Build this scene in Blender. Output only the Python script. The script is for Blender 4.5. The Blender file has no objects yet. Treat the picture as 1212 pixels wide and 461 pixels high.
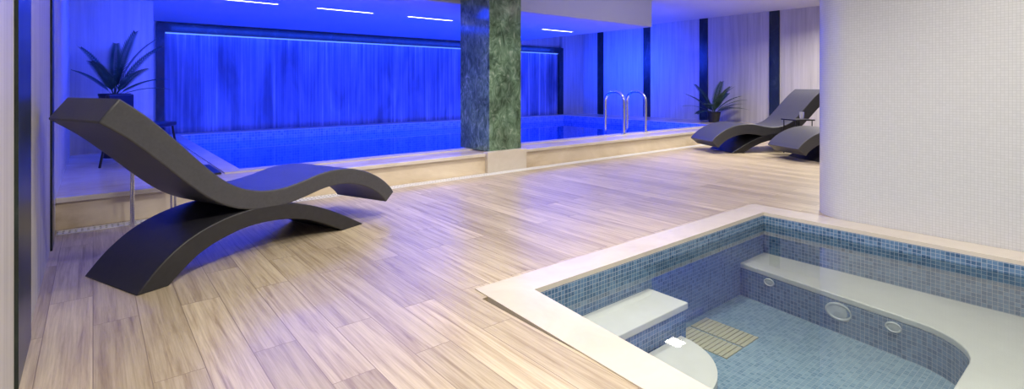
import bpy, bmesh, math, random
from mathutils import Vector, Matrix
random.seed(7)
scn = bpy.context.scene
try:
    scn.view_settings.view_transform = 'Standard'
except Exception as e:
    print(e)
COL = scn.collection

# ------------------------------------------------------------------ materials
def new_mat(name):
    m = bpy.data.materials.new(name); m.use_nodes = True
    nt = m.node_tree
    b = nt.nodes['Principled BSDF']
    return m, nt, b
def N(nt, t, **kw):
    n = nt.nodes.new(t)
    for k, v in kw.items():
        if hasattr(n, k): setattr(n, k, v)
        else: n.inputs[k].default_value = v
    return n
def ramp(nt, stops):
    r = nt.nodes.new('ShaderNodeValToRGB')
    els = r.color_ramp.elements
    els[0].position, els[0].color = stops[0][0], (*stops[0][1], 1)
    els[1].position, els[1].color = stops[-1][0], (*stops[-1][1], 1)
    for p, c in stops[1:-1]:
        e = els.new(p); e.color = (*c, 1)
    return r
def mapping(nt, coord, scale=(1,1,1), loc=(0,0,0)):
    tc = nt.nodes.new('ShaderNodeTexCoord')
    mp = nt.nodes.new('ShaderNodeMapping')
    mp.inputs['Scale'].default_value = scale
    mp.inputs['Location'].default_value = loc
    nt.links.new(tc.outputs[coord], mp.inputs['Vector'])
    return mp
def simple(name, col, rough=0.5, metal=0.0, noise=0.0, nscale=20, bump=0.0, spec=None):
    m, nt, b = new_mat(name)
    b.inputs['Roughness'].default_value = rough
    b.inputs['Metallic'].default_value = metal
    if spec is not None: b.inputs['Specular IOR Level'].default_value = spec
    mp = mapping(nt, 'Object')
    n = N(nt, 'ShaderNodeTexNoise', Scale=nscale, Detail=4.0)
    nt.links.new(mp.outputs[0], n.inputs['Vector'])
    k = noise
    r = ramp(nt, [(0.3, tuple(c*(1-k) for c in col)), (0.7, tuple(min(1,c*(1+k)) for c in col))])
    nt.links.new(n.outputs['Fac'], r.inputs[0]); nt.links.new(r.outputs[0], b.inputs['Base Color'])
    if bump:
        bp = N(nt, 'ShaderNodeBump', Strength=bump, Distance=0.005)
        nt.links.new(n.outputs['Fac'], bp.inputs['Height']); nt.links.new(bp.outputs[0], b.inputs['Normal'])
    return m
def streaky(name, stops, scale, rough=0.3, detail=6, dist=1.0, spec=0.5, coord='Object', second=None):
    m, nt, b = new_mat(name)
    b.inputs['Roughness'].default_value = rough
    b.inputs['Specular IOR Level'].default_value = spec
    mp = mapping(nt, coord, scale)
    n = N(nt, 'ShaderNodeTexNoise', Scale=1.0, Detail=detail, Roughness=0.62, Distortion=dist)
    nt.links.new(mp.outputs[0], n.inputs['Vector'])
    r = ramp(nt, stops)
    nt.links.new(n.outputs['Fac'], r.inputs[0])
    out = r.outputs[0]
    if second:
        mp2 = mapping(nt, coord, second[0], (3.1,7.7,1.3))
        n2 = N(nt, 'ShaderNodeTexNoise', Scale=1.0, Detail=5.0, Distortion=second[2])
        nt.links.new(mp2.outputs[0], n2.inputs['Vector'])
        r2 = ramp(nt, second[1]); nt.links.new(n2.outputs['Fac'], r2.inputs[0])
        mx = N(nt, 'ShaderNodeMix', data_type='RGBA', blend_type='MULTIPLY'); mx.inputs[0].default_value = 1
        nt.links.new(out, mx.inputs[6]); nt.links.new(r2.outputs[0], mx.inputs[7]); out = mx.outputs[2]
    nt.links.new(out, b.inputs['Base Color'])
    return m
def mosaic(name, c1, c2, grout, size, rough=0.2, bump=0.5, mort=0.09, bias=0.0):
    m, nt, b = new_mat(name)
    mp = mapping(nt, 'UV')
    br = nt.nodes.new('ShaderNodeTexBrick')
    br.offset = 0.0; br.squash = 1.0
    br.inputs['Scale'].default_value = 1.0
    br.inputs['Brick Width'].default_value = size
    br.inputs['Row Height'].default_value = size
    br.inputs['Mortar Size'].default_value = size*mort
    br.inputs['Mortar Smooth'].default_value = 0.1
    br.inputs['Bias'].default_value = bias
    br.inputs['Color1'].default_value = (*c1, 1)
    br.inputs['Color2'].default_value = (*c2, 1)
    br.inputs['Mortar'].default_value = (*grout, 1)
    nt.links.new(mp.outputs[0], br.inputs['Vector'])
    nt.links.new(br.outputs['Color'], b.inputs['Base Color'])
    b.inputs['Roughness'].default_value = rough
    bp = N(nt, 'ShaderNodeBump', Strength=bump, Distance=0.002, invert=True)
    nt.links.new(br.outputs['Fac'], bp.inputs['Height']); nt.links.new(bp.outputs[0], b.inputs['Normal'])
    return m
def emissive(name, col, strength):
    m, nt, b = new_mat(name)
    b.inputs['Base Color'].default_value = (*col, 1)
    b.inputs['Emission Color'].default_value = (*col, 1)
    b.inputs['Emission Strength'].default_value = strength
    return m

def plank_mat():
    m, nt, b = new_mat('wood_plank_tile')
    mp = mapping(nt, 'UV')
    br = nt.nodes.new('ShaderNodeTexBrick')
    br.offset = 0.37; br.offset_frequency = 2
    for k, v in {'Scale':1.0,'Brick Width':1.15,'Row Height':0.17,'Mortar Size':0.0018,'Mortar Smooth':0.1,'Bias':0.0}.items():
        br.inputs[k].default_value = v
    br.inputs['Color1'].default_value = (0,0,0,1); br.inputs['Color2'].default_value = (1,1,1,1)
    br.inputs['Mortar'].default_value = (0.5,0.5,0.5,1)
    nt.links.new(mp.outputs[0], br.inputs['Vector'])
    sh = N(nt, 'ShaderNodeVectorMath', operation='MULTIPLY'); sh.inputs[1].default_value = (7, 13, 29)
    nt.links.new(br.outputs['Color'], sh.inputs[0])
    def grain(sx, sy, detail, dist):
        sc = N(nt, 'ShaderNodeVectorMath', operation='MULTIPLY'); sc.inputs[1].default_value = (sx, sy, 1)
        nt.links.new(mp.outputs[0], sc.inputs[0])
        ad = N(nt, 'ShaderNodeVectorMath', operation='ADD')
        nt.links.new(sc.outputs[0], ad.inputs[0]); nt.links.new(sh.outputs[0], ad.inputs[1])
        n = N(nt, 'ShaderNodeTexNoise', Scale=1.0, Detail=detail, Roughness=0.65, Distortion=dist)
        nt.links.new(ad.outputs[0], n.inputs['Vector'])
        return n
    n = grain(1.6, 28, 8.0, 0.5)
    n2 = grain(3.0, 130, 4.0, 0.0)
    r = ramp(nt, [(0.27,(0.27,0.205,0.13)),(0.40,(0.42,0.34,0.235)),(0.52,(0.52,0.44,0.315)),(0.75,(0.63,0.55,0.415))])
    nt.links.new(n.outputs['Fac'], r.inputs[0])
    fine = ramp(nt, [(0.3,(0.82,0.81,0.79)),(0.6,(1.05,1.05,1.05))])
    nt.links.new(n2.outputs['Fac'], fine.inputs[0])
    tone = ramp(nt, [(0.0,(0.80,0.78,0.76)),(0.5,(0.95,0.94,0.93)),(1.0,(1.07,1.06,1.04))])
    nt.links.new(br.outputs['Color'], tone.inputs[0])
    mx = N(nt, 'ShaderNodeMix', data_type='RGBA', blend_type='MULTIPLY'); mx.inputs[0].default_value = 1
    nt.links.new(r.outputs[0], mx.inputs[6]); nt.links.new(tone.outputs[0], mx.inputs[7])
    mf = N(nt, 'ShaderNodeMix', data_type='RGBA', blend_type='MULTIPLY'); mf.inputs[0].default_value = 1
    nt.links.new(mx.outputs[2], mf.inputs[6]); nt.links.new(fine.outputs[0], mf.inputs[7])
    mg = N(nt, 'ShaderNodeMix', data_type='RGBA', blend_type='MIX')
    mg.inputs[7].default_value = (0.26,0.20,0.145,1)
    nt.links.new(br.outputs['Fac'], mg.inputs[0]); nt.links.new(mf.outputs[2], mg.inputs[6])
    nt.links.new(mg.outputs[2], b.inputs['Base Color'])
    rr = N(nt, 'ShaderNodeMapRange'); rr.inputs['To Min'].default_value = 0.26; rr.inputs['To Max'].default_value = 0.42
    nt.links.new(n.outputs['Fac'], rr.inputs['Value']); nt.links.new(rr.outputs[0], b.inputs['Roughness'])
    bp = N(nt, 'ShaderNodeBump', Strength=0.4, Distance=0.002, invert=True)
    nt.links.new(br.outputs['Fac'], bp.inputs['Height']); nt.links.new(bp.outputs[0], b.inputs['Normal'])
    return m
def water_mat(name, tint, wave=3.0, bump=0.06, ior=1.33):
    m = bpy.data.materials.new(name); m.use_nodes = True
    nt = m.node_tree; nt.nodes.clear()
    out = nt.nodes.new('ShaderNodeOutputMaterial')
    tr = nt.nodes.new('ShaderNodeBsdfTransparent'); tr.inputs[0].default_value = (*tint, 1)
    gl = nt.nodes.new('ShaderNodeBsdfGlossy'); gl.inputs['Roughness'].default_value = 0.02
    fr = nt.nodes.new('ShaderNodeFresnel'); fr.inputs[0].default_value = ior
    mp = mapping(nt, 'Object')
    n = N(nt, 'ShaderNodeTexNoise', Scale=wave, Detail=2.0)
    nt.links.new(mp.outputs[0], n.inputs['Vector'])
    bp = N(nt, 'ShaderNodeBump', Strength=bump, Distance=0.05)
    nt.links.new(n.outputs['Fac'], bp.inputs['Height'])
    nt.links.new(bp.outputs[0], gl.inputs['Normal']); nt.links.new(bp.outputs[0], fr.inputs['Normal'])
    mix = nt.nodes.new('ShaderNodeMixShader')
    nt.links.new(fr.outputs[0], mix.inputs[0]); nt.links.new(tr.outputs[0], mix.inputs[1]); nt.links.new(gl.outputs[0], mix.inputs[2])
    nt.links.new(mix.outputs[0], out.inputs[0])
    return m

M_floor = plank_mat()
M_wall = streaky('grey_travertine', [(0.3,(0.41,0.395,0.36)),(0.5,(0.51,0.49,0.45)),(0.7,(0.59,0.57,0.53))], (14,14,0.6), 0.5, dist=0.4)
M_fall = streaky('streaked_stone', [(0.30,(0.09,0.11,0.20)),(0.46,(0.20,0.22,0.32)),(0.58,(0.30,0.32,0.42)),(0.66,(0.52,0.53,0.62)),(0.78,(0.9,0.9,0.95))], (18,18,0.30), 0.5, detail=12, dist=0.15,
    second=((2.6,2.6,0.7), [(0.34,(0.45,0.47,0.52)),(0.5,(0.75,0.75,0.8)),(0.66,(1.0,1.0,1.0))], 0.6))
M_marble = streaky('beige_marble', [(0.28,(0.50,0.40,0.28)),(0.46,(0.66,0.56,0.42)),(0.6,(0.73,0.63,0.49)),(0.75,(0.83,0.74,0.60))], (0.9,1.6,1.6), 0.2, dist=0.9)
M_cope = streaky('cream_coping_stone', [(0.3,(0.56,0.50,0.42)),(0.5,(0.62,0.56,0.475)),(0.7,(0.67,0.61,0.525))], (2,2,2), 0.25, dist=0.8)
M_green = streaky('green_marble', [(0.30,(0.045,0.085,0.05)),(0.44,(0.11,0.185,0.12)),(0.56,(0.17,0.27,0.185)),(0.66,(0.30,0.40,0.30)),(0.76,(0.64,0.72,0.60))], (9,9,6), 0.14, detail=12, dist=2.2,
    second=((3,3,2),[(0.35,(0.5,0.5,0.5)),(0.6,(1,1,1))],1.0))
M_dark = streaky('dark_marble', [(0.3,(0.006,0.010,0.010)),(0.6,(0.02,0.032,0.03)),(0.8,(0.07,0.09,0.085))], (5,5,3), 0.3, detail=8, dist=1)
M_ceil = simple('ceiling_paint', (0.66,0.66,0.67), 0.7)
M_soff = simple('soffit_paint_shaded', (0.50,0.51,0.55), 0.7)  # dimmer, bluish light on the soffit put into its paint colour
M_blue = mosaic('blue_mosaic', (0.045,0.11,0.22), (0.13,0.235,0.39), (0.38,0.43,0.50), 0.026, mort=0.055)
M_bluefloor = mosaic('light_blue_mosaic', (0.13,0.23,0.32), (0.23,0.345,0.43), (0.36,0.43,0.47), 0.026, mort=0.05)
M_white = mosaic('white_mosaic', (0.60,0.61,0.62), (0.63,0.64,0.65), (0.47,0.48,0.49), 0.019, rough=0.24, mort=0.05, bump=0.12)
M_poolm = mosaic('pool_mosaic', (0.12,0.20,0.42), (0.24,0.36,0.6), (0.42,0.48,0.6), 0.05, mort=0.06)
M_acry = simple('white_acrylic', (0.64,0.63,0.59), 0.35, noise=0.03, nscale=8)
M_uph = simple('charcoal_leather', (0.060,0.061,0.072), 0.42, noise=0.10, nscale=60, bump=0.08)
M_base = simple('black_brown_veneer', (0.021,0.021,0.026), 0.4, noise=0.15, nscale=30)
M_chrome = simple('chrome', (0.85,0.85,0.87), 0.15, metal=1.0)
M_black = simple('black_lacquer', (0.012,0.012,0.014), 0.35)
M_pot = simple('dark_planter_clay', (0.02,0.02,0.022), 0.5, noise=0.2)
M_leaf = simple('palm_leaf', (0.035,0.09,0.05), 0.45, noise=0.5, nscale=7)
M_soil = simple('soil', (0.03,0.02,0.015), 0.95, noise=0.4, nscale=60, bump=0.5)
M_grate = simple('white_grate_plastic', (0.75,0.75,0.75), 0.4)
M_jet = simple('pale_jet_plastic', (0.5,0.53,0.53), 0.4)
M_tan = simple('pale_yellow_slat', (0.42,0.40,0.28), 0.5)
M_glow = emissive('warm_white_light', (1,0.95,0.9), 25)
M_slot = emissive('slot_light', (0.85,0.85,1), 8)
M_led = emissive('led_strip', (0.12,0.28,1.0), 1.5)
M_glass = simple('drinking_glass', (0.9,0.9,0.92), 0.05)
M_glass.node_tree.nodes['Principled BSDF'].inputs['Transmission Weight'].default_value = 0.6
M_water = water_mat('clear_spa_water', (0.88,0.93,0.94), 2.2, 0.008, 1.6)
M_pwater = water_mat('blue_pool_water', (0.55,0.70,1.0), 1.6, 0.035)

# ------------------------------------------------------------------ mesh helpers
def box_uv(me, swap=False):
    uv = me.uv_layers.new(name='UVMap')
    for p in me.polygons:
        n = p.normal; ax = max(range(3), key=lambda i: abs(n[i]))
        for li in p.loop_indices:
            v = me.vertices[me.loops[li].vertex_index].co
            if ax == 0: c = (v.y, v.z)
            elif ax == 1: c = (v.x, v.z)
            else: c = (v.y, v.x) if swap else (v.x, v.y)
            uv.data[li].uv = c
def add(name, bm, mats, parent=None, origin=None, swap=False, smooth=None, uv=True, bevel=0):
    me = bpy.data.meshes.new(name)
    bm.normal_update()
    bm.to_mesh(me); bm.free()
    if uv and not me.uv_layers: box_uv(me, swap)
    if origin is not None: me.transform(Matrix.Translation(-Vector(origin)))
    for m in (mats if isinstance(mats, (list, tuple)) else [mats]): me.materials.append(m)
    if smooth:
        for p in me.polygons: p.use_smooth = True
        me.set_sharp_from_angle(angle=math.radians(smooth))
    ob = bpy.data.objects.new(name, me)
    COL.objects.link(ob)
    if origin is not None: ob.location = origin
    if parent: ob.parent = parent
    if bevel:
        md = ob.modifiers.new('bevel', 'BEVEL'); md.width = bevel; md.segments = 3; md.limit_method = 'ANGLE'
        md.angle_limit = math.radians(40)
    return ob
def bbox(bm, x0, x1, y0, y1, z0, z1, mi=0):
    vs = [bm.verts.new(c) for c in [(x0,y0,z0),(x1,y0,z0),(x1,y1,z0),(x0,y1,z0),(x0,y0,z1),(x1,y0,z1),(x1,y1,z1),(x0,y1,z1)]]
    for f in [(0,3,2,1),(4,5,6,7),(0,1,5,4),(1,2,6,5),(2,3,7,6),(3,0,4,7)]:
        bm.faces.new([vs[i] for i in f]).material_index = mi
def boxes(name, lst, mats, **kw):
    bm = bmesh.new()
    for b in lst: bbox(bm, *b)
    return add(name, bm, mats, **kw)
def prism(bm, poly, z0, z1, mtop=0, mside=0):
    lo = [bm.verts.new((x,y,z0)) for x,y in poly]; hi = [bm.verts.new((x,y,z1)) for x,y in poly]
    n = len(poly)
    f = bm.faces.new(hi); f.material_index = mtop
    bm.faces.new(lo[::-1]).material_index = mside
    for i in range(n):
        j = (i+1) % n
        bm.faces.new((lo[i],lo[j],hi[j],hi[i])).material_index = mside
def prisms(name, lst, mats, **kw):
    bm = bmesh.new()
    for p,z0,z1 in lst: prism(bm,p,z0,z1)
    bmesh.ops.recalc_face_normals(bm, faces=bm.faces[:])
    return add(name, bm, mats, **kw)
def cyl(bm, c, r0, r1, z0, z1, seg=32):
    a = [bm.verts.new((c[0]+r0*math.cos(2*math.pi*i/seg), c[1]+r0*math.sin(2*math.pi*i/seg), z0)) for i in range(seg)]
    b = [bm.verts.new((c[0]+r1*math.cos(2*math.pi*i/seg), c[1]+r1*math.sin(2*math.pi*i/seg), z1)) for i in range(seg)]
    for i in range(seg):
        j = (i+1)%seg; bm.faces.new((a[i],a[j],b[j],b[i]))
    bm.faces.new(a[::-1]); bm.faces.new(b)
def tube(bm, pts, r, seg=12):
    rings = []
    pts = [Vector(p) for p in pts]
    prev = None
    for i, p in enumerate(pts):
        d = (pts[min(i+1,len(pts)-1)] - pts[max(i-1,0)]).normalized()
        up = prev if prev else (Vector((1,0,0)) if abs(d.x) < 0.9 else Vector((0,1,0)))
        s = d.cross(up).normalized(); u = s.cross(d).normalized(); prev = u
        rings.append([bm.verts.new(p + r*(math.cos(2*math.pi*k/seg)*u + math.sin(2*math.pi*k/seg)*s)) for k in range(seg)])
    for a, b in zip(rings, rings[1:]):
        for k in range(seg):
            j = (k+1)%seg; bm.faces.new((a[k],a[j],b[j],b[k]))
    bm.faces.new(rings[0][::-1]); bm.faces.new(rings[-1])
    bmesh.ops.recalc_face_normals(bm, faces=bm.faces[:])
def catmull(P, n=6):
    out = []
    Q = [P[0]] + list(P) + [P[-1]]
    for i in range(1, len(Q)-2):
        p0,p1,p2,p3 = Q[i-1],Q[i],Q[i+1],Q[i+2]
        for k in range(n):
            t = k/n
            out.append(tuple(0.5*((2*p1[j])+(-p0[j]+p2[j])*t+(2*p0[j]-5*p1[j]+4*p2[j]-p3[j])*t*t+(-p0[j]+3*p1[j]-3*p2[j]+p3[j])*t**3) for j in range(len(p1))))
    out.append(tuple(P[-1]))
    return out
def tag(ob, label, cat, group=None):
    ob['label'] = label; ob['category'] = cat
    if group: ob['group'] = group
    return ob
def struct(ob):
    ob['kind'] = 'structure'; return ob
def empty(name, loc, rot=0):
    e = bpy.data.objects.new(name, None); COL.objects.link(e)
    e.location = loc; e.rotation_euler = (0,0,rot); e.empty_display_size = 0.2
    return e

# ------------------------------------------------------------------ room
XL, XR, YF, YB, ZC, ZL = -0.22, 11.7, 10.85, -3.0, 2.75, 2.22
LZ = 0.24
PX0, PX1, PY0, PY1 = 1.15, 10.3, 5.78, 10.3
struct(boxes('floor', [(XL,1.55,YB,5.2,-0.1,0),(4.6,XR,YB,5.2,-0.1,0),(1.55,4.6,2.14,5.2,-0.1,0),(1.55,4.6,YB,-1.3,-0.1,0)], M_floor, swap=True))
struct(boxes('wall_left', [(XL-0.2,XL,YB,YF+0.2,-0.1,ZC+0.1)], M_wall))
struct(boxes('wall_right', [(XR,XR+0.2,YB,YF+0.2,-0.1,ZC+0.1)], M_wall))
struct(boxes('wall_back', [(XL,XR,YB-0.2,YB,-0.1,ZC+0.1)], M_wall))
WX0, WX1, WZ1 = 0.97, 10.65, 2.04
struct(boxes('wall_far', [(XL,XR,YF+0.12,YF+0.3,-0.1,ZC+0.1),(XL,WX0-0.1,YF,YF+0.12,-0.1,ZC),(WX1+0.15,XR,YF,YF+0.12,-0.1,ZC)], M_wall))
struct(boxes('wall_pier', [(XL,0.62,8.3,YF,LZ,ZL)], M_wall))
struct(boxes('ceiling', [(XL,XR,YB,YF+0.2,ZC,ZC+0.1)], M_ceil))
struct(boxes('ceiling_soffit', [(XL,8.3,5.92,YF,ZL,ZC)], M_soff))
struct(boxes('floor_raised_deck', [(XL,XR,5.2,PY0,0,LZ),(XL,XR,PY1,YF,0,LZ),(XL,PX0,PY0,PY1,0,LZ),(PX1,XR,PY0,PY1,0,LZ)], M_marble))
struct(boxes('trim_1', [(WX0-0.12,WX0,YF-0.04,YF+0.12,LZ,WZ1+0.16),(WX1,WX1+0.15,YF-0.04,YF+0.12,LZ,WZ1+0.16),(WX0,WX1,YF-0.04,YF+0.12,WZ1,WZ1+0.16)], M_dark))
tag(boxes('feature_wall_panel', [(WX0,WX1,YF+0.06,YF+0.12,LZ,WZ1)], M_fall), 'streaked stone water wall glowing deep blue above the pool', 'wall panel')
k = 2
for y in (10.15, 8.5, 6.82, 5.12, 3.4):
    struct(boxes('trim_%d'%k, [(XR-0.02,XR,y-0.11,y+0.11,LZ if y>5.3 else 0,ZC)], M_dark)); k += 1
for y0, y1 in ((2.56,3.05),(4.56,4.76),(0.3,0.7)):
    struct(boxes('trim_%d'%k, [(XL,XL+0.012,y0,y1,0,ZC)], M_dark)); k += 1
struct(boxes('trim_%d'%k, [(XL,3.80,5.17,5.26,LZ-0.035,LZ+0.006),(4.46,XR,5.17,5.26,LZ-0.035,LZ+0.006)], M_cope, bevel=0.006))

def rounded_wall():
    x0,x1,y1,r = 4.72,5.7,1.80,0.34
    path = [(x0,YB)]
    n=14
    for i in range(n+1):
        a = math.pi - (math.pi/2)*i/n
        path.append((x0+r+r*math.cos(a), y1-r+r*math.sin(a)))
    for i in range(n+1):
        a = math.pi/2 - (math.pi/2)*i/n
        path.append((x1-r+r*math.cos(a), y1-r+r*math.sin(a)))
    path.append((x1,YB))
    bm = bmesh.new(); uvl = bm.loops.layers.uv.new('UVMap')
    L=[0]
    for a,b in zip(path,path[1:]): L.append(L[-1]+math.dist(a,b))
    lo=[bm.verts.new((x,y,0)) for x,y in path]; hi=[bm.verts.new((x,y,ZC)) for x,y in path]
    for i in range(len(path)-1):
        f = bm.faces.new((lo[i+1],lo[i],hi[i],hi[i+1]))
        for l,(u,v) in zip(f.loops, [(L[i+1],0),(L[i],0),(L[i],ZC),(L[i+1],ZC)]): l[uvl].uv=(u,v)
    bmesh.ops.recalc_face_normals(bm, faces=bm.faces[:])
    return add('wall_mosaic', bm, M_white, smooth=50)
struct(rounded_wall())

# ------------------------------------------------------------------ pool
pool = tag(empty('swimming_pool', (5.7, 8.0, 0)), 'swimming pool with blue mosaic basin and glowing blue water', 'swimming pool')
def to_local(ob, par):
    ob.parent = par; ob.matrix_parent_inverse = Matrix.Translation(-Vector(par.location))
s = boxes('basin', [(PX0,PX0+0.012,PY0,PY1,-1.2,LZ),(PX1-0.012,PX1,PY0,PY1,-1.2,LZ),(PX0,PX1,PY0,PY0+0.012,-1.2,LZ),(PX0,PX1,PY1-0.012,PY1,-1.2,LZ),(PX0,PX1,PY0,PY1,-1.25,-1.2)], M_poolm); to_local(s, pool); s['label']='blue mosaic pool basin'
s = boxes('coping', [(PX0-0.16,PX1+0.16,PY0-0.16,PY0,LZ,LZ+0.012),(PX0-0.16,PX1+0.16,PY1,PY1+0.2,LZ,LZ+0.012),(PX0-0.16,PX0,PY0,PY1,LZ,LZ+0.012),(PX1,PX1+0.16,PY0,PY1,LZ,LZ+0.012)], M_cope); to_local(s, pool)
bm = bmesh.new(); f=[bm.verts.new(c) for c in [(PX0,PY0,0.10),(PX1,PY0,0.10),(PX1,PY1,0.10),(PX0,PY1,0.10)]]; bm.faces.new(f)
w = add('water', bm, M_pwater); to_local(w, pool)

# column
col = tag(empty('marble_column', (4.165,5.56,LZ)), 'square green veined marble column on a pale stone plinth', 'column')
c = boxes('shaft', [(3.90,4.43,5.23,5.89,LZ+0.013,ZC)], M_green, bevel=0.004); to_local(c,col)
c = boxes('plinth', [(3.81,4.45,5.14,5.20,0,LZ+0.02),(3.81,4.45,5.20,5.229,LZ,LZ+0.02)], M_cope, bevel=0.004); to_local(c,col)

# floor drain grate
bm = bmesh.new()
gy0, gy1 = 5.01, 5.13
bbox(bm, XL+0.01, XR-0.1, gy0, gy0+0.014, 0, 0.006); bbox(bm, XL+0.01, XR-0.1, gy1-0.014, gy1, 0, 0.006)
bbox(bm, XL+0.01, XR-0.1, gy0+0.053, gy0+0.067, 0, 0.006)
x = XL+0.02
while x < 9.5:
    bbox(bm, x, x+0.022, gy0+0.014, gy1-0.014, 0, 0.0058); x += 0.036
bbox(bm, XL+0.01, XR-0.1, gy0+0.014, gy1-0.014, 0, 0.001, 1)
tag(add('drain_grate', bm, [M_grate, M_black]), 'long white slotted drain grate along the base of the pool ledge', 'drain')

# ------------------------------------------------------------------ handrails
def handrail(x):
    e = tag(empty('pool_handrail', (x,5.70,LZ+0.012)), 'arched chrome handrail at the pool edge', 'handrail', 'chrome pool entry rails')
    pts=[]
    zt=0.73; w=0.42; r=0.18
    pts.append((0,0,0)); pts.append((0,0,0.25)); pts.append((0,0,zt-r))
    for i in range(1,9):
        a=math.pi-(math.pi/2)*i/8; pts.append((0,r+r*math.cos(a),zt-r+r*math.sin(a)))
    for i in range(1,9):
        a=math.pi/2-(math.pi/2)*i/8; pts.append((0,w-r+r*math.cos(a),zt-r+r*math.sin(a)))
    pts.append((0,w,0.2)); pts.append((0,w,-0.13))
    bm=bmesh.new(); tube(bm,pts,0.025,14)
    add('rail',bm,M_chrome,parent=e,smooth=50)
    bm=bmesh.new(); cyl(bm,(0,0),0.05,0.045,0.0,0.02); add('flange',bm,M_chrome,parent=e,smooth=40)
    return e
handrail(7.18); handrail(7.80)

# ------------------------------------------------------------------ spa (small pool)
SX0,SX1,SY0,SY1 = 1.83,4.47,-1.2,2.05
SF = -0.60
CT = 0.006
def lx(y): return SX0-(SY1-y)*0.10          # inner left edge (slightly splayed)
def ox(y): return 1.59-(2.26-y)*0.05        # outer left edge
spa = tag(empty('spa_pool', (3.15,0.4,0)), 'sunken blue mosaic whirlpool with cream stone coping and white seats', 'hot tub')
ox1,oy0,oy1 = 4.715,-1.45,2.26
c = prisms('coping', [([(ox(oy1),oy1),(ox(SY1),SY1),(ox1,SY1),(ox1,oy1)],-0.05,CT),
                      ([(ox(SY0),SY0),(ox(oy0),oy0),(ox1,oy0),(ox1,SY0)],-0.05,CT),
                      ([(ox(SY1),SY1),(ox(SY0),SY0),(lx(SY0),SY0),(lx(SY1),SY1)],-0.05,CT),
                      ([(SX1,SY0),(ox1,SY0),(ox1,SY1),(SX1,SY1)],-0.05,CT)], M_cope); to_local(c,spa)
c = prisms('basin', [([(lx(SY1)-0.05,SY1),(lx(SY0)-0.05,SY0),(lx(SY0)+0.004,SY0),(lx(SY1)+0.004,SY1)],SF,-0.022),
                     ([(SX1-0.004,SY0),(SX1+0.05,SY0),(SX1+0.05,SY1),(SX1-0.004,SY1)],SF,-0.022),
                     ([(SX0-0.05,SY1-0.004),(SX1+0.05,SY1-0.004),(SX1+0.05,SY1+0.05),(SX0-0.05,SY1+0.05)],SF,-0.022),
                     ([(lx(SY0)-0.05,SY0-0.05),(SX1+0.05,SY0-0.05),(SX1+0.05,SY0+0.004),(lx(SY0)-0.05,SY0+0.004)],SF,-0.022)], M_blue); to_local(c,spa)
c = prisms('basin_floor', [([(lx(SY1),SY1),(lx(SY0),SY0),(SX1,SY0),(SX1,SY1)],SF-0.05,SF)], M_bluefloor); to_local(c,spa)
poly = [(SX1,SY0),(SX1,SY1),(4.06,SY1),(3.90,0.95)]
cx,cy,r = 3.52,0.93,0.37
for i in range(0,9):
    a = -(math.pi/2)*i/8
    poly.append((cx+r*math.cos(a), cy+r*math.sin(a)))
poly += [(lx(0.56),0.56),(lx(SY0),SY0)]
bm=bmesh.new(); prism(bm, poly[::-1], SF, -0.38, 1, 1); bmesh.ops.recalc_face_normals(bm, faces=bm.faces[:])
c = add('bench_riser', bm, [M_acry, M_blue]); to_local(c,spa)
bm=bmesh.new(); prism(bm, poly[::-1], -0.38, -0.34, 0, 0); bmesh.ops.recalc_face_normals(bm, faces=bm.faces[:])
c = add('bench_seat', bm, [M_acry], bevel=0.008); to_local(c,spa); c['label']='white smooth underwater bench seat'
# steps
c = prisms('step_riser', [([(lx(SY1),SY1),(lx(1.77),1.77),(2.83,1.77),(2.83,SY1)],SF,-0.28)], M_blue); to_local(c,spa)
c = prisms('step_tread', [([(lx(SY1),SY1),(lx(1.76),1.76),(2.84,1.76),(2.84,SY1)],-0.28,-0.24)], M_acry, bevel=0.006); to_local(c,spa); c['label']='white step tread'
p2=[(lx(1.76),1.76),(lx(1.34),1.34),(2.30,1.34)]
for i in range(1,17):
    a=-math.pi/2+(math.pi/2)*i/16
    p2.append((2.30+0.46*math.cos(a),1.76+0.42*math.sin(a)))
c=prisms('step_riser',[(p2,SF,-0.46)],M_blue); to_local(c,spa)
c=prisms('step_tread',[(p2,-0.46,-0.42)],M_acry); to_local(c,spa); c['label']='white rounded lower step tread'
def jet(y, r, z):
    fx = 3.90 + (4.06-3.90)*(y-0.95)/(SY1-0.95)
    bm=bmesh.new()
    seg=32
    prof=[(r,0),(r,0.008),(r*0.85,0.012),(r*0.7,0.006),(r*0.3,0.010),(0.001,0.012)]
    rings=[[bm.verts.new((fx-d, y+1.15*q*math.cos(2*math.pi*i/seg), z+0.8*q*math.sin(2*math.pi*i/seg))) for i in range(seg)] for q,d in prof]
    for a,b in zip(rings,rings[1:]):
        for i in range(seg):
            j=(i+1)%seg; bm.faces.new((a[i],a[j],b[j],b[i]))
    bmesh.ops.recalc_face_normals(bm, faces=bm.faces[:])
    c=add('jet',bm,M_jet,smooth=35); to_local(c,spa); c['label']='pale oval water jet'
jet(1.30,0.075,-0.45); jet(1.80,0.035,-0.415); jet(0.98,0.04,-0.425)
lst=[]
for gx in (3.04,3.26):
    for i in range(12):
        yy=1.62+i*0.032
        lst.append((gx,gx+0.20,yy,yy+0.027,SF,SF+0.006))
c=boxes('floor_grate',lst,M_tan); to_local(c,spa); c['label']='pale yellowish slatted floor grate'
WL=-0.09
bm = bmesh.new(); f=[bm.verts.new(c_) for c_ in [(lx(SY0),SY0,WL),(SX1,SY0,WL),(SX1,SY1,WL),(lx(SY1),SY1,WL)]]; bm.faces.new(f)
c = add('water', bm, M_water); to_local(c,spa)

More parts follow.
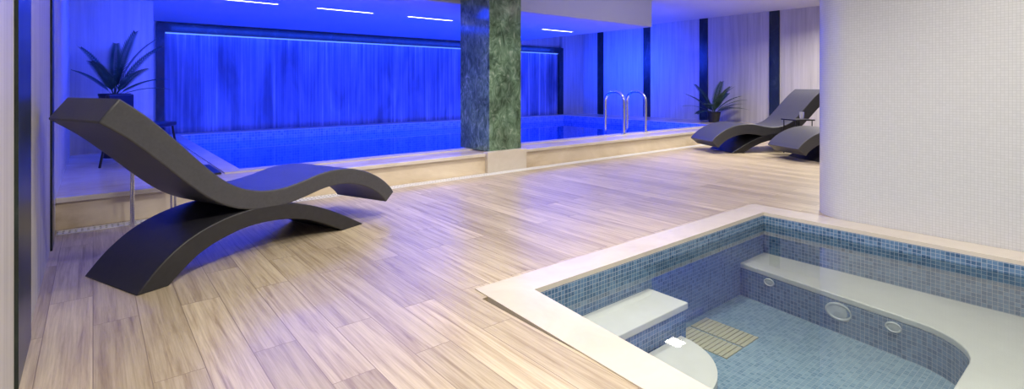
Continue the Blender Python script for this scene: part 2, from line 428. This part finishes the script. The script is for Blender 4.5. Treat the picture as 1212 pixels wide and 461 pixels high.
# ------------------------------------------------------------------ wave loungers
def strip_solid(name, top, bot, width, mat, parent, bevel):
    bm=bmesh.new(); n=len(top)
    V={}
    y0=-0.275
    for sname,y in (('a',y0),('b',y0+width)):
        V[sname+'t']=[bm.verts.new((p[0]-0.8,y,p[1])) for p in top]
        V[sname+'b']=[bm.verts.new((p[0]-0.8,y,p[1])) for p in bot]
    for i in range(n-1):
        bm.faces.new((V['at'][i],V['at'][i+1],V['bt'][i+1],V['bt'][i]))
        bm.faces.new((V['ab'][i+1],V['ab'][i],V['bb'][i],V['bb'][i+1]))
        bm.faces.new((V['ab'][i],V['ab'][i+1],V['at'][i+1],V['at'][i]))
        bm.faces.new((V['bb'][i+1],V['bb'][i],V['bt'][i],V['bt'][i+1]))
    bm.faces.new((V['ab'][0],V['at'][0],V['bt'][0],V['bb'][0]))
    bm.faces.new((V['at'][-1],V['ab'][-1],V['bb'][-1],V['bt'][-1]))
    bmesh.ops.recalc_face_normals(bm, faces=bm.faces[:])
    return add(name,bm,mat,parent=parent,smooth=35,bevel=bevel)
def offset(P, th):
    out=[]
    for i,p in enumerate(P):
        a=P[max(i-1,0)]; b=P[min(i+1,len(P)-1)]
        dx,dz=b[0]-a[0],b[1]-a[1]; l=math.hypot(dx,dz)
        t=th(i/(len(P)-1))
        out.append((p[0]+dz/l*t, p[1]-dx/l*t))
    return out
TOP=[(-0.075,1.035),(0.06,0.93),(0.21,0.785),(0.34,0.65),(0.465,0.535),(0.59,0.46),(0.73,0.42),(0.87,0.412),(1.02,0.43),(1.2,0.463),(1.35,0.468),(1.5,0.45),(1.65,0.405),(1.79,0.335),(1.90,0.25),(1.95,0.19)]
ARC_T=[(0.0,0.0),(0.11,0.12),(0.24,0.215),(0.4,0.28),(0.6,0.315),(0.85,0.312),(1.1,0.25),(1.35,0.14),(1.6,0.0)]
ARC_B=[(0.16,0.0),(0.23,0.06),(0.33,0.13),(0.46,0.18),(0.63,0.212),(0.85,0.205),(1.05,0.16),(1.22,0.09),(1.39,0.0)]
def lounger(loc, rot, label, w=0.55, th=0.0):
    e=tag(empty('lounge_chair',loc,math.radians(rot)),label,'lounge chair','wave shaped loungers')
    t=catmull(TOP,5)
    sb=offset(t,lambda q:0.15+th-0.035*min(1,q/0.45))
    strip_solid('seat',t,sb,w,M_uph,e,0.018)
    b=strip_solid('base',catmull(ARC_T,5),catmull(ARC_B,5),w,M_base,e,0.008); b['label']='black arched base'
    return e
lounger((0.815,3.851,0.0),21.7,'wave shaped charcoal leather lounger on arched black base',0.58)
lounger((8.85,4.10,0.0),150.5,'wave shaped charcoal lounger beside the small palm and pool ledge',0.66,0.045)
lounger((8.90,2.82,0.0),150.5,'wave shaped charcoal lounger partly behind the white mosaic wall',0.66,0.045)

# ------------------------------------------------------------------ side tables
def side_table(loc, rot, h, w, label, legm):
    e=tag(empty('side_table',loc,rot),label,'side table')
    boxes('table_top',[(-w/2,w/2,-w/2,w/2,h-0.02,h)],M_black,parent=e,bevel=0.003)
    q=w/2-0.03
    for sx in (-1,1):
        for sy in (-1,1):
            bm=bmesh.new(); tube(bm,[(sx*q,sy*q,0),(sx*q,sy*q,h-0.02)],0.008,10)
            add('leg',bm,legm,parent=e,smooth=40)
    return e
side_table((0.36,4.82,0),0,0.5,0.32,'small black side table on thin chrome legs behind the lounger',M_chrome)
side_table((8.73,3.46,0),math.radians(150.5),0.56,0.34,'small black side table between two loungers',M_black)
e=tag(empty('drinking_glass',(8.83,3.44,0.56)),'small clear drinking glass on the black side table','glass')
bm=bmesh.new(); cyl(bm,(0,0),0.028,0.036,0,0.11); add('tumbler',bm,M_glass,parent=e,smooth=40)

def chair(loc, rot):
    e=tag(empty('deck_chair',loc,rot),'low black metal chair on the marble pool deck','chair')
    boxes('seat',[(-0.24,0.24,-0.24,0.24,0.40,0.45)],M_black,parent=e,bevel=0.015)
    bm=bmesh.new(); bbox(bm,-0.23,0.23,0.20,0.24,0.5,0.76); 
    add('backrest',bm,M_black,parent=e,bevel=0.015)
    for sx in (-1,1):
        bm=bmesh.new(); tube(bm,[(sx*0.25,-0.25,0),(sx*0.21,-0.20,0.42)],0.012,10); add('leg',bm,M_black,parent=e,smooth=40)
        bm=bmesh.new(); tube(bm,[(sx*0.25,0.28,0),(sx*0.21,0.22,0.42),(sx*0.21,0.22,0.7)],0.012,10); add('leg',bm,M_black,parent=e,smooth=40)
    return e
chair((0.42,6.9,LZ),math.radians(60))
bm=bmesh.new(); bbox(bm,0.68,0.96,5.6,6.25,LZ+0.0,LZ+0.02)
tag(add('bath_mat',bm,M_black,origin=(0.82,5.92,LZ),bevel=0.006),'folded black bath mat on the marble deck by the pool corner','mat')

# ------------------------------------------------------------------ palms
def frond(parent, base, az, L, e0, e1, leaf, n=24, tw=0.014, lim=None):
    bm=bmesh.new()
    pts=[]; p=Vector(base); st=24
    for i in range(st+1):
        pts.append(p.copy())
        el=e0+(e1-e0)*(i/st)**1.5
        p=p+Vector((math.cos(az)*math.cos(el),math.sin(az)*math.cos(el),math.sin(el)))*L/st
    side=Vector((-math.sin(az),math.cos(az),0))
    for i in range(st):
        a,b=pts[i],pts[i+1]; w=0.007*(1-i/st)+0.001
        v=[bm.verts.new(a-side*w),bm.verts.new(b-side*w),bm.verts.new(b+side*w),bm.verts.new(a+side*w)]
        bm.faces.new(v)
    for j in range(n):
        q=0.20+0.80*j/(n-1); i=min(int(q*st),st-1)
        a=pts[i]; d=(pts[i+1]-pts[i]).normalized()
        ll=leaf*(math.sin(math.pi*min(1,0.15+0.80*q))**0.8)+leaf*0.2
        for sg in (-1,1):
            dr=(d*0.9+side*sg*0.72+Vector((0,0,0.12))).normalized()
            up=d.cross(dr).normalized()
            wv=up.cross(dr).normalized()*tw
            m=a+dr*ll*0.4; t=a+dr*ll+Vector((0,0,-0.10*ll))
            v=[bm.verts.new(a-wv*0.5),bm.verts.new(m-wv),bm.verts.new(t),bm.verts.new(m+wv),bm.verts.new(a+wv*0.5)]
            bm.faces.new(v)
    if lim:
        for v in bm.verts:
            v.co.x=min(max(v.co.x,lim[0]),lim[1]); v.co.y=min(v.co.y,lim[2])
    return add('frond',bm,M_leaf,parent=parent)
def palm(loc, ph, pr, azs, L, leaf, label, seed, tw=0.014, lim=None):
    rnd=random.Random(seed)
    e=tag(empty('potted_palm',loc),label,'potted plant')
    bm=bmesh.new()
    seg=32; prof=[(0,0),(pr*0.75,0),(pr,ph*0.96),(pr*1.05,ph*0.97),(pr*1.05,ph),(pr*0.92,ph),(pr*0.9,ph-0.04)]
    rings=[[bm.verts.new((max(q,0.001)*math.cos(2*math.pi*i/seg),max(q,0.001)*math.sin(2*math.pi*i/seg),z)) for i in range(seg)] for q,z in prof]
    for a,b in zip(rings,rings[1:]):
        for i in range(seg): bm.faces.new((a[i],a[(i+1)%seg],b[(i+1)%seg],b[i]))
    bmesh.ops.recalc_face_normals(bm, faces=bm.faces[:])
    add('pot',bm,M_pot,parent=e,smooth=40)
    bm=bmesh.new(); cyl(bm,(0,0),pr*0.9,pr*0.9,ph-0.06,ph-0.03); add('soil',bm,M_soil,parent=e)
    L2=(lim[0]-loc[0],lim[1]-loc[0],lim[2]-loc[1])
    for az,el,k in azs:
        frond(e,(0,0,ph-0.04),math.radians(az)+rnd.uniform(-.08,.08),L*k,el,el-rnd.uniform(0.4,0.75),leaf*rnd.uniform(.9,1.1),tw=tw,lim=L2)
    return e
palm((0.20,7.75,LZ),0.76,0.15,[(-35,1.05,1.1),(-60,0.75,0.9),(-25,0.6,0.85),(-10,1.3,1.15),(141,1.2,0.95),(160,0.85,0.75),(240,1.0,0.8),(90,1.35,1.0),(-45,1.38,1.1),(0,0.4,0.75)],0.76,0.13,'tall dark planter with a green feathery palm',3,tw=0.011,lim=(XL+0.02,2,8.28))
palm((11.15,6.25,LZ),0.24,0.15,[(-39,0.45,0.85),(-55,0.85,0.95),(-20,1.1,0.8),(141,0.5,1.0),(125,0.8,1.1),(160,1.05,1.15),(200,0.6,1.0),(230,0.9,1.1),(260,0.5,1.0),(100,1.2,1.0),(-80,0.7,1.05),(-100,1.2,1.0),(180,0.3,0.9),(-65,0.4,1.0),(150,0.75,1.1),(240,1.3,1.1),(-50,1.2,1.0)],0.76,0.17,'small potted palm on the marble deck beside the wall',5,tw=0.011,lim=(0,XR-0.04,10))

# ------------------------------------------------------------------ lights
def fixture(x,y,z,sx,sy,mat,label,group,name='ceiling_light'):
    e=tag(empty(name,(x,y,z)),label,'ceiling light',group)
    bm=bmesh.new()
    t=0.012
    bbox(bm,-sx/2-t,sx/2+t,-sy/2-t,-sy/2,-0.008,0); bbox(bm,-sx/2-t,sx/2+t,sy/2,sy/2+t,-0.008,0)
    bbox(bm,-sx/2-t,-sx/2,-sy/2,sy/2,-0.008,0); bbox(bm,sx/2,sx/2+t,-sy/2,sy/2,-0.008,0)
    add('frame',bm,M_grate,parent=e)
    boxes('diffuser',[(-sx/2,sx/2,-sy/2,sy/2,-0.005,0)],mat,parent=e)
def area(name,loc,rot,sx,sy,col,power,spread=None):
    l=bpy.data.lights.new(name,'AREA'); l.shape='RECTANGLE'; l.size=sx; l.size_y=sy; l.color=col; l.energy=power
    if spread: l.spread=math.radians(spread)
    o=bpy.data.objects.new(name,l); COL.objects.link(o); o.location=loc; o.rotation_euler=rot
    return o
for x0,x1 in ((1.12,1.97),(2.5,3.35),(3.95,4.8),(5.4,6.25),(6.9,7.75)):
    fixture((x0+x1)/2,7.5,ZL,x1-x0,0.05,M_slot,'slim linear recessed ceiling light over the pool','linear lights over the pool')
WARM=(1.0,0.93,0.81)
for x,y in ((7.06,4.6),(7.06,1.8),(10.0,3.2),(3.2,0.2),(1.2,1.0),(2.6,2.8),(3.0,4.0)):
    fixture(x,y,ZC,0.24,0.24,M_glow,'square recessed white ceiling downlight','square deck downlights')
for x,y,p,sp in ((7.06,4.3,36,115),(7.06,1.8,38,140),(10.0,3.4,115,155),(3.2,0.2,50,150),(0.9,1.0,66,160),(2.6,2.4,32,130)):
    area('lamp_deck',(x,y,ZC-0.03),(0,0,0),0.24,0.24,WARM,p,sp)
area('fill_ledge',(3.0,3.9,ZC-0.03),(math.radians(25),0,0),3.0,0.2,WARM,28,90)  # added warm fill that brightens the pool ledge, no fitting of its own
BL=(0.010,0.045,1.0)
for x in (2.0,5.0,8.0):
    area('lamp_pool',(x,8.2,ZL-0.03),(0,0,0),2.2,0.5,BL,66)
area('lamp_pool_edge',(2.0,6.1,ZL-0.03),(math.radians(-40),0,0),2.8,0.3,BL,34)
area('lamp_water_wall',(5.8,YF-0.30,WZ1+0.1),(math.radians(28),0,0),9.4,0.08,(0.012,0.06,1.0),72)
area('lamp_water_wall_low',(5.8,YF-0.40,LZ+0.06),(math.radians(145),0,0),9.4,0.08,BL,35)
tag(boxes('led_strip',[(WX0+0.02,WX1-0.02,YF+0.02,YF+0.05,WZ1-0.022,WZ1-0.005)],M_led),'thin bright blue LED strip along the top of the water wall','led strip')
area('lamp_underwater',(5.8,PY0+0.15,-0.3),(math.radians(90),0,0),8.5,0.5,(0.012,0.07,1.0),650)
area('fill_right_blue',(9.6,9.0,1.9),(0,math.radians(-80),0),0.6,2.2,BL,75,90)  # added fill without a fitting, turns the right wall blue
area('fill_soffit_blue',(6.5,4.9,2.6),(math.radians(90),0,0),4,0.1,(0.25,0.3,1.0),7)  # added bluish fill aimed at the soffit fascia, not a real lamp
area('fill_pier_blue',(0.9,6.6,2.1),(math.radians(60),0,math.radians(25)),1.0,0.2,BL,40)  # unseen fill added to make the left pier bluer

wd=bpy.data.worlds.new('world'); scn.world=wd; wd.use_nodes=True
wd.node_tree.nodes['Background'].inputs[0].default_value=(0.7,0.7,0.7,1); wd.node_tree.nodes['Background'].inputs[1].default_value=0.1

# ------------------------------------------------------------------ camera
cd=bpy.data.cameras.new('camera'); cam=bpy.data.objects.new('camera',cd); COL.objects.link(cam)
cam.location=(0,0,1.1); cam.rotation_euler=(math.radians(90),0,math.radians(-39.25))
cd.sensor_width=36; cd.lens=36*607/1212; cd.shift_y=-129.5/1212; cd.clip_start=0.05
scn.camera=cam
